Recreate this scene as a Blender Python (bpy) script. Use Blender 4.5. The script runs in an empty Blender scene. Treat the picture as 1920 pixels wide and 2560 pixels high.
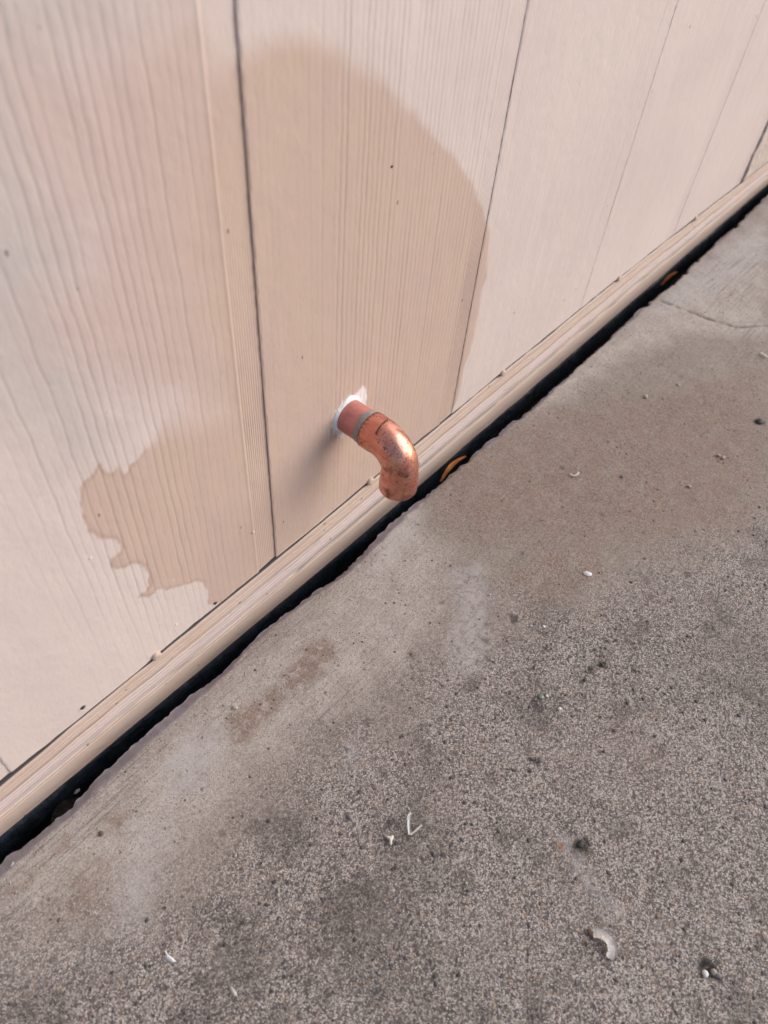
import bpy, math, random
import numpy as np
from mathutils import Matrix, Vector

scene = bpy.context.scene
COL = scene.collection
random.seed(7)
rs = np.random.RandomState(11)

# ------------------------------------------------------------------ camera
# slab top is z = 0, the painted wall is the plane y = 0, x runs along the wall
F = 1847.0                       # focal length in pixels of a 2560 px tall frame
ax = Vector((2297, 1955, -F)).normalized()          # world X in camera axes
az = -Vector((-165, -1550, -F)).normalized()        # world Z in camera axes
ay = az.cross(ax).normalized(); ax = ay.cross(az)
cam_data = bpy.data.cameras.new('camera')
cam = bpy.data.objects.new('camera', cam_data)
COL.objects.link(cam)
m = Matrix((ax, ay, az)).to_4x4()
m.translation = Vector((0.0, -0.234, 0.455))
cam.matrix_world = m
cam_data.sensor_fit = 'VERTICAL'
cam_data.sensor_height = 36.0
cam_data.sensor_width = 27.0
cam_data.lens = F / 2560 * 36.0
cam_data.clip_start = 0.01
cam_data.clip_end = 1000
cam_data.dof.use_dof = True
cam_data.dof.focus_distance = 0.50
cam_data.dof.aperture_fstop = 8.0
scene.camera = cam

# ------------------------------------------------------------------ light
SUN_EL, SUN_AZ = math.radians(31), math.radians(128)   # azimuth from +Y towards +X
world = bpy.data.worlds.new('World'); scene.world = world
world.use_nodes = True
wt = world.node_tree; wt.nodes.clear()
sky = wt.nodes.new('ShaderNodeTexSky'); sky.sky_type = 'NISHITA'
sky.sun_disc = False
sky.sun_elevation = SUN_EL; sky.sun_rotation = SUN_AZ
sky.air_density = 1.0; sky.dust_density = 2.2; sky.ozone_density = 1.0
bg = wt.nodes.new('ShaderNodeBackground'); bg.inputs['Strength'].default_value = 0.10
wo = wt.nodes.new('ShaderNodeOutputWorld')
wt.links.new(sky.outputs[0], bg.inputs[0]); wt.links.new(bg.outputs[0], wo.inputs[0])
sd_ = bpy.data.lights.new('sun', 'SUN'); sd_.energy = 1.5; sd_.angle = math.radians(55)
sd_.color = (1.0, 0.955, 0.91)
sun = bpy.data.objects.new('sun', sd_); COL.objects.link(sun)
sdir = Vector((math.sin(SUN_AZ) * math.cos(SUN_EL), math.cos(SUN_AZ) * math.cos(SUN_EL), math.sin(SUN_EL)))
sun.rotation_euler = sdir.to_track_quat('Z', 'Y').to_euler()
sun.location = sdir * 3
vs = scene.view_settings
vs.view_transform = 'Standard'; vs.look = 'None'; vs.exposure = 0.60; vs.gamma = 1.0
vs.use_curve_mapping = False

# ------------------------------------------------------------------ helpers
PERM = rs.randint(0, 65536, 65536)
RV = rs.rand(65536)

def hsh(ix, iy, s):
    a = PERM[(ix + s * 131) & 65535]
    return RV[PERM[(a + iy) & 65535]]

def vn(x, y, s=0):
    """smooth value noise, -1..1"""
    x = np.asarray(x, float); y = np.asarray(y, float)
    xi = np.floor(x).astype(np.int64); yi = np.floor(y).astype(np.int64)
    fx = x - xi; fy = y - yi
    fx = fx * fx * (3 - 2 * fx); fy = fy * fy * (3 - 2 * fy)
    a = hsh(xi, yi, s); b = hsh(xi + 1, yi, s); c = hsh(xi, yi + 1, s); d = hsh(xi + 1, yi + 1, s)
    return ((a + (b - a) * fx) * (1 - fy) + (c + (d - c) * fx) * fy) * 2 - 1

def fbm(x, y, s=0, o=4):
    v = 0; a = 0.55; k = 1.0
    for i in range(o):
        v = v + a * vn(x * k, y * k, s + i * 7); a *= 0.5; k *= 2.03
    return v

def sstep(a, b, v):
    t = np.clip((v - a) / (b - a), 0, 1)
    return t * t * (3 - 2 * t)

def poly_sd(x, y, poly):
    """signed distance to a polygon, positive inside"""
    d = np.full(x.shape, 1e9); ins = np.zeros(x.shape, bool)
    n = len(poly)
    for i in range(n):
        ax_, ay_ = poly[i]; bx, by = poly[(i + 1) % n]
        ex, ey = bx - ax_, by - ay_
        t = np.clip(((x - ax_) * ex + (y - ay_) * ey) / max(ex * ex + ey * ey, 1e-12), 0, 1)
        d = np.minimum(d, (x - ax_ - t * ex) ** 2 + (y - ay_ - t * ey) ** 2)
        c = (ay_ > y) != (by > y)
        with np.errstate(divide='ignore', invalid='ignore'):
            ins ^= c & (x < (bx - ax_) * (y - ay_) / (by - ay_ + 1e-15) + ax_)
    d = np.sqrt(d)
    return np.where(ins, d, -d)

def line_d(x, y, pts):
    d = np.full(x.shape, 1e9)
    for (ax_, ay_), (bx, by) in zip(pts, pts[1:]):
        ex, ey = bx - ax_, by - ay_
        t = np.clip(((x - ax_) * ex + (y - ay_) * ey) / max(ex * ex + ey * ey, 1e-12), 0, 1)
        d = np.minimum(d, (x - ax_ - t * ex) ** 2 + (y - ay_ - t * ey) ** 2)
    return np.sqrt(d)

def link(name, me, mat, parent=None, loc=None):
    o = bpy.data.objects.new(name, me); COL.objects.link(o)
    if mat is not None and not me.materials: me.materials.append(mat)
    if parent is not None: o.parent = parent
    if loc is not None: o.location = loc
    return o

def np_mesh(name, V, quads, smooth=True, attrs=None):
    me = bpy.data.meshes.new(name)
    V = np.asarray(V, np.float32); Q = np.asarray(quads, np.int32)
    k = Q.shape[1]
    me.vertices.add(len(V)); me.vertices.foreach_set('co', V.ravel())
    me.loops.add(Q.size); me.loops.foreach_set('vertex_index', Q.ravel())
    me.polygons.add(len(Q)); me.polygons.foreach_set('loop_start', np.arange(0, Q.size, k, dtype=np.int32))
    me.polygons.foreach_set('use_smooth', np.full(len(Q), smooth))
    me.update(calc_edges=True); me.validate()
    for n_, v in (attrs or {}).items():
        at = me.attributes.new(n_, 'FLOAT', 'POINT')
        at.data.foreach_set('value', np.asarray(v, np.float32).ravel())
    return me

def grid_quads(nx, ny, flip=False):
    i = np.arange(nx - 1); j = np.arange(ny - 1)
    I, J = np.meshgrid(i, j)
    a = (J * nx + I).ravel(); b = a + 1; c = a + nx + 1; d = a + nx
    return np.stack([a, d, c, b] if flip else [a, b, c, d], 1)

def py_mesh(name, V, Fc, smooth=False):
    me = bpy.data.meshes.new(name)
    me.from_pydata([tuple(v) for v in V], [], Fc); me.validate(); me.update()
    if smooth:
        me.polygons.foreach_set('use_smooth', [True] * len(me.polygons))
    return me

def tag(o, label=None, cat=None, group=None, kind=None):
    if label: o['label'] = label
    if cat: o['category'] = cat
    if group: o['group'] = group
    if kind: o['kind'] = kind
    return o

def empty(name, loc):
    o = bpy.data.objects.new(name, None); COL.objects.link(o); o.location = loc
    o.empty_display_size = 0.01
    return o

# ------------------------------------------------------------------ node helper
class NT:
    def __init__(s, name):
        s.mat = bpy.data.materials.new(name); s.mat.use_nodes = True
        s.t = s.mat.node_tree; s.t.nodes.clear()
        s.out = s.t.nodes.new('ShaderNodeOutputMaterial')
        s.b = s.t.nodes.new('ShaderNodeBsdfPrincipled')
        s.t.links.new(s.b.outputs[0], s.out.inputs[0])
        s.tc = s.t.nodes.new('ShaderNodeTexCoord')
    def put(s, sock, v):
        if isinstance(v, bpy.types.NodeSocket): s.t.links.new(v, sock)
        elif isinstance(v, (tuple, list)) and len(v) == 3 and sock.type == 'RGBA': sock.default_value = (*v, 1)
        else: sock.default_value = v
    def attr(s, n):
        a = s.t.nodes.new('ShaderNodeAttribute'); a.attribute_name = n; return a.outputs['Fac']
    def math(s, op, a, b=0.0, c=None, clamp=False):
        n = s.t.nodes.new('ShaderNodeMath'); n.operation = op; n.use_clamp = clamp
        s.put(n.inputs[0], a); s.put(n.inputs[1], b)
        if c is not None: s.put(n.inputs[2], c)
        return n.outputs[0]
    def coords(s, sc=(1, 1, 1)):
        n = s.t.nodes.new('ShaderNodeMapping'); n.inputs['Scale'].default_value = sc
        s.t.links.new(s.tc.outputs['Object'], n.inputs[0]); return n.outputs[0]
    def noise(s, scale, detail=3, rough=0.55, vec=None, out='Fac', dist=0.0):
        n = s.t.nodes.new('ShaderNodeTexNoise'); n.inputs['Scale'].default_value = scale
        n.inputs['Detail'].default_value = detail; n.inputs['Roughness'].default_value = rough
        n.inputs['Distortion'].default_value = dist
        s.t.links.new(vec or s.tc.outputs['Object'], n.inputs['Vector']); return n.outputs[out]
    def voro(s, scale, out='Distance', vec=None, feature='F1', rand=1.0):
        n = s.t.nodes.new('ShaderNodeTexVoronoi'); n.feature = feature; n.inputs['Scale'].default_value = scale
        n.inputs['Randomness'].default_value = rand
        s.t.links.new(vec or s.tc.outputs['Object'], n.inputs['Vector']); return n.outputs[out]
    def sep(s, v):
        n = s.t.nodes.new('ShaderNodeSeparateColor'); s.t.links.new(v, n.inputs[0]); return n.outputs
    def ramp(s, v, a, b, lo=0.0, hi=1.0):
        n = s.t.nodes.new('ShaderNodeMapRange'); n.interpolation_type = 'SMOOTHSTEP'
        s.put(n.inputs[0], v)
        n.inputs[1].default_value = a; n.inputs[2].default_value = b
        n.inputs[3].default_value = lo; n.inputs[4].default_value = hi
        return n.outputs[0]
    def mix(s, f, a, b, mode='MIX'):
        n = s.t.nodes.new('ShaderNodeMix'); n.data_type = 'RGBA'; n.blend_type = mode
        s.put(n.inputs[0], f); s.put(n.inputs[6], a); s.put(n.inputs[7], b)
        return n.outputs[2]
    def bump(s, h, strength=0.3, dist=0.001, prev=None):
        n = s.t.nodes.new('ShaderNodeBump'); n.inputs['Strength'].default_value = strength
        n.inputs['Distance'].default_value = dist
        s.put(n.inputs['Height'], h)
        if prev is not None: s.t.links.new(prev, n.inputs['Normal'])
        return n.outputs[0]
    def done(s, col, rough=0.6, normal=None, metal=0.0, spec=0.5):
        s.put(s.b.inputs['Base Color'], col); s.put(s.b.inputs['Roughness'], rough)
        s.put(s.b.inputs['Metallic'], metal); s.put(s.b.inputs['Specular IOR Level'], spec)
        if normal is not None: s.t.links.new(normal, s.b.inputs['Normal'])
        return s.mat

def plain(name, col, rough=0.6, var=0.25, scale=600, metal=0.0, spec=0.5, bstr=0.3, bd=0.0003):
    n = NT(name)
    f = n.noise(scale, 4, 0.65)
    c = n.mix(n.ramp(f, 0.3, 0.7), tuple(x * (1 - var) for x in col), tuple(min(1, x * (1 + var)) for x in col))
    return n.done(c, rough, n.bump(n.noise(scale * 1.7, 3), bstr, bd), metal, spec)

# ------------------------------------------------------------------ materials
def siding_material():
    n = NT('siding_paint')
    soft = n.noise(9, 3, 0.5); blot = n.noise(22, 4, 0.6)
    base = n.mix(n.ramp(soft, 0.35, 0.65), (0.680, 0.565, 0.530), (0.690, 0.585, 0.540))
    base = n.mix(n.attr('grey'), base, (0.550, 0.475, 0.455))
    base = n.mix(n.attr('pink'), base, (0.585, 0.446, 0.402))
    tanc = n.mix(n.ramp(blot, 0.35, 0.68), (0.585, 0.435, 0.355), (0.570, 0.422, 0.360))
    base = n.mix(n.attr('tan'), base, tanc)
    base = n.mix(n.math('MULTIPLY', n.attr('ring'), 0.45), base, (0.40, 0.265, 0.215))
    # dirt settled in grain and channel grooves, plus shade painted along the seams
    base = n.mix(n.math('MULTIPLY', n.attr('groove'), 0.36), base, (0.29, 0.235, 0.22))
    # little dark flecks and paler scuffs
    vv = n.coords((1, 1, 0.45))
    fl = n.voro(95, vec=vv); fc = n.sep(n.voro(95, 'Color', vec=vv))
    fm = n.math('MULTIPLY', n.ramp(n.math('ADD', fl, n.math('MULTIPLY', fc[1], 0.04)), 0.04, 0.075, 1, 0), n.ramp(fc[0], 0.62, 0.64))
    base = n.mix(n.math('MULTIPLY', fm, 0.75), base, (0.10, 0.07, 0.055))
    sc = n.noise(160, 3, 0.7, vec=n.coords((1, 1, 0.35)))
    base = n.mix(n.math('MULTIPLY', n.ramp(sc, 0.66, 0.74), n.attr('scuff')), base, (0.70, 0.58, 0.47))
    base = n.mix(n.attr('white'), base, (0.78, 0.76, 0.75))
    h1 = n.noise(420, 4, 0.6, vec=n.coords((1, 1, 0.45)))
    h2 = n.noise(90, 3, 0.5)
    nor = n.bump(h1, 0.22, 0.0008)
    nor = n.bump(h2, 0.25, 0.002, nor)
    return n.done(base, n.ramp(soft, 0.3, 0.7, 0.48, 0.62), nor, 0, 0.4)

def sill_material():
    n = NT('sill_paint')
    blot = n.noise(60, 4, 0.6, vec=n.coords((0.4, 1, 1)))
    c = n.mix(n.ramp(blot, 0.35, 0.65), (0.590, 0.445, 0.365), (0.615, 0.480, 0.405))
    c = n.mix(n.attr('pale'), c, (0.640, 0.525, 0.500))
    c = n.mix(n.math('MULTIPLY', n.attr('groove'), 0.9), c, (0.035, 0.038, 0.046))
    fl = n.voro(120); fc = n.sep(n.voro(120, 'Color'))
    c = n.mix(n.math('MULTIPLY', n.math('MULTIPLY', n.ramp(fl, 0.08, 0.16, 1, 0), n.ramp(fc[0], 0.74, 0.76)), 0.8), c, (0.12, 0.075, 0.05))
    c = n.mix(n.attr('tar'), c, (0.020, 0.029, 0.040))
    nor = n.bump(n.noise(300, 4, 0.65, vec=n.coords((0.6, 1, 1))), 0.30, 0.0010)
    return n.done(c, 0.5, nor, 0, 0.45)

def concrete_material():
    n = NT('old_concrete')
    agg0 = n.attr('agg'); light = n.attr('light'); brown = n.attr('brown')
    lav = n.attr('lav'); dark = n.attr('dark'); face = n.attr('face')
    big = n.noise(14, 4, 0.6); mid = n.noise(55, 4, 0.62); fine = n.noise(700, 3, 0.7)
    agg = n.math('ADD', agg0, n.math('MULTIPLY', n.math('SUBTRACT', mid, 0.5), 0.9), clamp=True)
    paste = n.mix(n.ramp(big, 0.35, 0.65), (0.290, 0.243, 0.208), (0.335, 0.288, 0.250))
    paste = n.mix(n.math('MULTIPLY', n.ramp(n.noise(90, 6, 0.75), 0.42, 0.66), 0.45), paste, (0.20, 0.158, 0.133))
    paste = n.mix(light, paste, n.mix(n.ramp(mid, 0.35, 0.6), (0.550, 0.500, 0.455), (0.460, 0.410, 0.365)))
    paste = n.mix(n.math('MULTIPLY', brown, n.ramp(n.noise(70, 6, 0.7), 0.30, 0.54)), paste, (0.250, 0.162, 0.120))
    # trowel streaks along the wall
    st = n.noise(1.0, 4, 0.65, vec=n.coords((16, 520, 1)))
    paste = n.mix(n.math('MULTIPLY', n.ramp(st, 0.50, 0.64), n.attr('streak')), paste, (0.15, 0.125, 0.11))
    paste = n.mix(n.ramp(fine, 0.50, 0.72, 0.0, 0.45), paste, (0.44, 0.40, 0.36))
    paste = n.mix(n.ramp(fine, 0.46, 0.30, 0.0, 0.55), paste, (0.13, 0.108, 0.095))
    fine2 = n.noise(1100, 2, 0.7)
    paste = n.mix(n.ramp(fine2, 0.47, 0.34, 0.0, 0.7), paste, (0.12, 0.10, 0.09))
    paste0 = paste
    # sand grains of the worn surface, three sizes
    def grains(scale, seedvec):
        c = n.sep(n.voro(scale, 'Color', vec=seedvec)); return c
    g1 = grains(900, None); g2 = grains(330, n.coords((1, 1.15, 1))); g3 = grains(1500, n.coords((1.1, 1, 1)))
    sand = n.mix(n.ramp(g1[0], 0.15, 0.85), (0.112, 0.098, 0.091), (0.425, 0.380, 0.345))
    sand = n.mix(n.ramp(g3[1], 0.55, 0.62, 0, 0.75), sand, (0.098, 0.084, 0.078))
    sand = n.mix(n.ramp(g3[0], 0.82, 0.88, 0, 0.9), sand, (0.56, 0.51, 0.475))
    sand = n.mix(n.math('MULTIPLY', n.ramp(g2[0], 0.84, 0.86), n.ramp(n.math('ADD', n.voro(330, vec=n.coords((1, 1.15, 1))), n.math('MULTIPLY', g2[1], -0.22)), 0.16, 0.26, 1, 0)), sand, n.mix(g2[2], (0.040, 0.038, 0.042), (0.105, 0.095, 0.095)))
    sand = n.mix(n.ramp(g1[2], 0.93, 0.96, 0, 0.8), sand, (0.30, 0.20, 0.135))
    sand = n.mix(n.math('MULTIPLY', n.ramp(big, 0.45, 0.72), 0.25), sand, (0.24, 0.19, 0.16))
    paste = n.mix(n.math('MULTIPLY', light, n.ramp(n.noise(110, 6, 0.75), 0.52, 0.64, 0, 0.55)), paste0, (0.60, 0.56, 0.52))
    paste = n.mix(0.26, paste, sand)
    blot = n.noise(26, 5, 0.65)
    sand = n.mix(n.ramp(blot, 0.50, 0.30, 0.0, 0.50), sand, (0.075, 0.064, 0.058))
    sand = n.mix(n.ramp(blot, 0.52, 0.72, 0.0, 0.25), sand, (0.36, 0.325, 0.295))
    c = n.mix(n.ramp(agg, 0.05, 0.90), paste, sand)
    # pores: dark pits in the smooth skin
    pd = n.voro(200); pc = n.sep(n.voro(200, 'Color'))
    pit = n.math('MULTIPLY', n.ramp(n.math('ADD', pd, n.math('MULTIPLY', pc[1], -0.12)), 0.06, 0.16, 1, 0), n.ramp(pc[0], 0.50, 0.54))
    pd2 = n.voro(640); pc2 = n.sep(n.voro(640, 'Color'))
    pit2 = n.math('MULTIPLY', n.ramp(pd2, 0.18, 0.34, 1, 0), n.ramp(pc2[0], 0.55, 0.62))
    pit = n.math('MAXIMUM', pit, n.math('MULTIPLY', pit2, 0.7))
    pit = n.math('MULTIPLY', pit, n.ramp(n.noise(38, 3, 0.6), 0.40, 0.62, 0.15, 1.0))
    c = n.mix(n.math('MULTIPLY', pit, 0.88), c, (0.062, 0.052, 0.048))
    c = n.mix(n.math('MULTIPLY', lav, n.ramp(n.noise(190, 5, 0.75), 0.36, 0.58)), c, (0.430, 0.408, 0.405))
    c = n.mix(n.math('MULTIPLY', dark, n.ramp(n.noise(330, 3, 0.6), 0.30, 0.50)), c, (0.050, 0.043, 0.042))
    c = n.mix(n.attr('rust'), c, (0.25, 0.11, 0.05))
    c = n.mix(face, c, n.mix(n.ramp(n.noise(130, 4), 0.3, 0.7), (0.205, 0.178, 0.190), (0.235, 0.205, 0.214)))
    c = n.mix(n.math('MULTIPLY', n.attr('crack'), 0.8), c, (0.085, 0.068, 0.060))
    hg = n.math('MULTIPLY', n.voro(900), n.ramp(agg, 0.1, 0.8, 0.10, 1.0))
    hg = n.math('SUBTRACT', n.math('MULTIPLY', hg, -1.0), n.math('MULTIPLY', pit, 0.7))
    nor = n.bump(hg, 0.55, 0.0006)
    nor = n.bump(n.noise(1400, 3, 0.7), 0.35, 0.0004, nor)
    nor = n.bump(n.noise(200, 4, 0.6), 0.30, 0.0012, nor)
    return n.done(c, 0.82, nor, 0, 0.35)

def copper_material():
    n = NT('weathered_copper')
    big = n.noise(70, 3, 0.55); mid = n.noise(210, 4, 0.65); fine = n.noise(900, 4, 0.7)
    c = n.mix(n.ramp(big, 0.35, 0.65), (0.69, 0.275, 0.195), (0.79, 0.385, 0.285))
    c = n.mix(n.ramp(mid, 0.50, 0.72, 0, 0.55), c, (0.50, 0.175, 0.125))
    spots = n.math('MULTIPLY', n.ramp(fine, 0.54, 0.62), n.ramp(n.noise(120, 3, 0.6), 0.45, 0.54))
    c = n.mix(spots, c, (0.035, 0.020, 0.016))
    wv = n.t.nodes.new('ShaderNodeVectorMath'); wv.operation = 'MULTIPLY_ADD'
    n.t.links.new(n.noise(600, 3, 0.7, out='Color'), wv.inputs[0]); wv.inputs[1].default_value = (.0035, .0035, .0035)
    n.t.links.new(n.tc.outputs['Object'], wv.inputs[2])
    vd = n.voro(260, vec=wv.outputs[0]); vc = n.sep(n.voro(260, 'Color', vec=wv.outputs[0]))
    dots = n.math('MULTIPLY', n.ramp(vd, 0.10, 0.34, 1, 0), n.ramp(vc[0], 0.80, 0.84))
    c = n.mix(n.ramp(n.noise(60, 4, 0.65), 0.50, 0.62, 0, 0.65), c, (0.24, 0.095, 0.07))
    c = n.mix(n.math('MULTIPLY', dots, 0.9), c, (0.03, 0.018, 0.014))
    dk = n.math('MAXIMUM', spots, dots)
    c = n.mix(n.math('MULTIPLY', n.attr('soot'), n.ramp(n.noise(500, 3, 0.7), 0.35, 0.5)), c, (0.05, 0.035, 0.035))
    met = n.ramp(dk, 0.0, 1.0, 0.92, 0.25)
    ro = n.math('ADD', n.ramp(mid, 0.3, 0.75, 0.30, 0.50), n.math('MULTIPLY', dk, 0.3))
    nor = n.bump(n.noise(150, 3, 0.5), 0.20, 0.0008)
    nor = n.bump(fine, 0.12, 0.0003, nor)
    return n.done(c, ro, nor, met, 0.5)

M_SIDING = siding_material()
M_SILL = sill_material()
M_CONC = concrete_material()
M_COPPER = copper_material()
M_STUB = plain('red_oxide_copper', (0.56, 0.215, 0.185), 0.42, 0.14, 140, 0.25, 0.5, 0.25, 0.0004)
M_BAND = plain('grey_solder', (0.30, 0.285, 0.265), 0.55, 0.12, 260, 0.0, 0.4)
M_CAULK = plain('white_filler', (0.86, 0.85, 0.84), 0.75, 0.06, 500, 0, 0.3, 0.6, 0.0006)
M_DARK = plain('pipe_inside', (0.10, 0.045, 0.03), 0.6, 0.3, 200)
M_TAR = plain('black_sealant', (0.020, 0.030, 0.042), 0.36, 0.5, 90, 0, 0.6, 0.8, 0.002)
M_BACK = plain('dark_sheathing', (0.05, 0.042, 0.038), 0.9, 0.3, 60)
M_SOIL = plain('dark_soil', (0.035, 0.028, 0.023), 0.95, 0.5, 120, 0, 0.2, 0.9, 0.004)
M_SHELL = plain('pale_shaving', (0.66, 0.62, 0.57), 0.6, 0.14, 420, 0, 0.4, 0.7, 0.0006)
M_WHITE = plain('white_chip', (0.66, 0.66, 0.66), 0.5, 0.08, 400)
M_BONE = plain('cream_splinter', (0.62, 0.57, 0.50), 0.6, 0.15, 500)
M_FILM = plain('cloudy_film', (0.40, 0.37, 0.36), 0.35, 0.12, 300, 0, 0.6)
M_PEB = plain('tan_pebble', (0.39, 0.35, 0.305), 0.7, 0.18, 700)
M_GREY = plain('grey_pebble', (0.20, 0.19, 0.19), 0.7, 0.2, 700)
M_BLACK = plain('black_pebble', (0.030, 0.027, 0.027), 0.6, 0.3, 700)
M_STONE = plain('dark_stone', (0.075, 0.068, 0.068), 0.75, 0.5, 400)
M_GREEN = plain('green_glass', (0.13, 0.22, 0.17), 0.25, 0.15, 500, 0, 0.7)
M_BROWN = plain('brown_bark', (0.13, 0.085, 0.06), 0.8, 0.3, 500)
M_LEAF = plain('dry_leaf', (0.33, 0.12, 0.030), 0.7, 0.3, 160, 0, 0.2)
M_LEAF2 = plain('brown_leaf', (0.14, 0.05, 0.016), 0.85, 0.3, 160, 0, 0.1)
M_TRIM = plain('trim_paint', (0.60, 0.490, 0.435), 0.6, 0.05, 90, 0, 0.4, 0.9, 0.0025)

# ------------------------------------------------------------------ wall
CRX = [-1.5, -.1, .1, .3, .5, .7, .87, 1.0, 1.2, 3.0]
CRZ = [.0345, .0345, .0365, .0392, .0425, .0435, .0415, .0380, .0360, .036]
def crack_z(x): return np.interp(x, CRX, CRZ)
SBX = [-1.5, -.05, 0.05, .15, .30, .6, 1.17, 3.0]
SBZ = [-.017, -.017, -.020, -.0235, -.0265, -.024, -.0175, -.0175]
def sill_z(x): return np.interp(x, SBX, SBZ)

PX, PZ = .2705, .1268            # where the pipe leaves the wall
RSW = .0114
SMEAR = [(0.2690, 0.1342), (0.2711, 0.1362), (0.2755, 0.1374), (0.2776, 0.1387), (0.2813, 0.1397), (0.2838, 0.1414), (0.2874, 0.1372), (0.2884, 0.1300), (0.2885, 0.1224), (0.2814, 0.1249)]
TAN_MAIN = [(0.1779, 0.3497), (0.2043, 0.3501), (0.2210, 0.3506), (0.2440, 0.3473), (0.2641, 0.3360), (0.2871, 0.3215), (0.3061, 0.3067), (0.3281, 0.2874), (0.3556, 0.2658), (0.3782, 0.2436), (0.3961, 0.2226), (0.4069, 0.2026), (0.4121, 0.1798), (0.4159, 0.1636), (0.4145, 0.1489), (0.4142, 0.1121), (0.4104, 0.0874), (0.4069, 0.0508), (0.3913, 0.0351), (0.3514, 0.0366), (0.3006, 0.0381), (0.2031, 0.0387), (0.1964, 0.0372), (0.1889, 0.0776), (0.1761, 0.1698), (0.1618, 0.2023), (0.1590, 0.2531), (0.1656, 0.3042), (0.1697, 0.3329)]
TAN_LOW = [(0.1931, 0.1890), (0.1760, 0.1950), (0.1581, 0.1971), (0.1395, 0.2049), (0.1351, 0.2034), (0.1246, 0.1985), (0.1199, 0.1956), (0.1131, 0.1920), (0.1092, 0.1997), (0.1067, 0.1974), (0.1019, 0.2053), (0.0970, 0.2029), (0.0925, 0.2019), (0.0885, 0.1949), (0.0861, 0.1838), (0.0870, 0.1710), (0.0909, 0.1638), (0.0983, 0.1560), (0.1002, 0.1456), (0.0980, 0.1434), (0.0916, 0.1457), (0.0904, 0.1383), (0.0978, 0.1308), (0.1026, 0.1312), (0.1070, 0.1257), (0.1094, 0.1157), (0.1086, 0.1031), (0.1008, 0.1012), (0.1050, 0.0953), (0.1113, 0.0942), (0.1228, 0.0846), (0.1340, 0.0785), (0.1406, 0.0724), (0.1436, 0.0579), (0.1428, 0.0455), (0.1524, 0.0373), (0.2030, 0.0377), (0.2142, 0.1296), (0.2108, 0.1729)]
PINK = [(0.1787, 0.3660), (0.1557, 0.3649), (0.1436, 0.3653), (0.1323, 0.3611), (0.1159, 0.3619), (0.1142, 0.3522), (0.1151, 0.3377), (0.1174, 0.3229), (0.1251, 0.3143), (0.1214, 0.2975), (0.1135, 0.2873), (0.1042, 0.2888), (0.1018, 0.2746), (0.1187, 0.2378), (0.1657, 0.2088), (0.1859, 0.2396), (0.1861, 0.2969), (0.1852, 0.3418), (0.1854, 0.3641)]
GREYP = [(0.1200, 0.3922), (0.1728, 0.3854), (0.1565, 0.3680), (0.1323, 0.3611), (0.1141, 0.3632), (0.1128, 0.3456), (0.1155, 0.3252), (0.1249, 0.3135), (0.1214, 0.2975), (0.1107, 0.2877), (0.1214, 0.2488), (0.1037, 0.2119), (0.0897, 0.2165), (0.0601, 0.2737), (0.0738, 0.3437)]

wall = empty('siding_wall', (0.4, 0.0, 0.0))
tag(wall, 'beige painted wood siding wall with tan damp stain above the concrete slab', 'wall')
WL = Vector((0.4, 0.0, 0.0))

def wall_masks(x, z):
    a = {}
    n1 = fbm(x * 60, z * 60, 3, 4); n2 = fbm(x * 240, z * 160, 5, 3)
    s1 = poly_sd(x, z, TAN_MAIN) + n1 * 0.003
    soft = 0.0022 + 0.030 * sstep(0.205, 0.165, x) + 0.006 * sstep(0.27, 0.37, z)
    t1 = sstep(-1, 1, s1 / soft)
    s2 = poly_sd(x, z, TAN_LOW) + n1 * 0.0014 + n2 * 0.0022
    soft2 = 0.0008 + 0.018 * sstep(0.150, 0.185, z + (x - .13) * .2) * sstep(0.12, 0.15, x)
    t2 = sstep(-1, 1, s2 / soft2)
    tan = np.maximum(t1, t2)
    a['tan'] = tan
    a['ring'] = np.exp(-((s2 - 0.0012) / 0.0012) ** 2) * sstep(0.165, 0.14, x + z * .12) * (0.4 + 0.6 * (n2 > -.2))
    p = poly_sd(x, z, PINK) + n1 * 0.010
    a['pink'] = sstep(-0.022, 0.022, p) * 0.9
    g = poly_sd(x, z, GREYP) + n1 * 0.008
    a['grey'] = sstep(-0.03, 0.03, g)
    dx = x - PX; dz = z - PZ
    br = fbm(dx * 900 + dz * 500, dz * 160 - dx * 200, 8, 3)
    sm = sstep(-.0015, .0015, poly_sd(x, z, SMEAR) + .0010 + .0020 * br)
    rr = np.hypot(dx, dz); ang = np.degrees(np.arctan2(dz, dx)) % 360
    lo = sstep(.0235, .0135, rr) * sstep(175, 200, ang) * sstep(300, 265, ang) * sstep(.05, .5, vn(dx * 700, dz * 120, 12) + .25 * vn(dx * 1400, dz * 900, 13))
    ring = sstep(.0006, -.0006, rr - RSW - .0026 + .0022 * vn(dx * 900, dz * 500, 14) - .0018 * vn(dx * 2500, dz * 700, 15))
    a['white'] = np.maximum(np.maximum(sm, lo * .85), ring * .9)
    a['scuff'] = tan * sstep(0.17, 0.07, z) * 0.9 + 0.05
    return a

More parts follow.
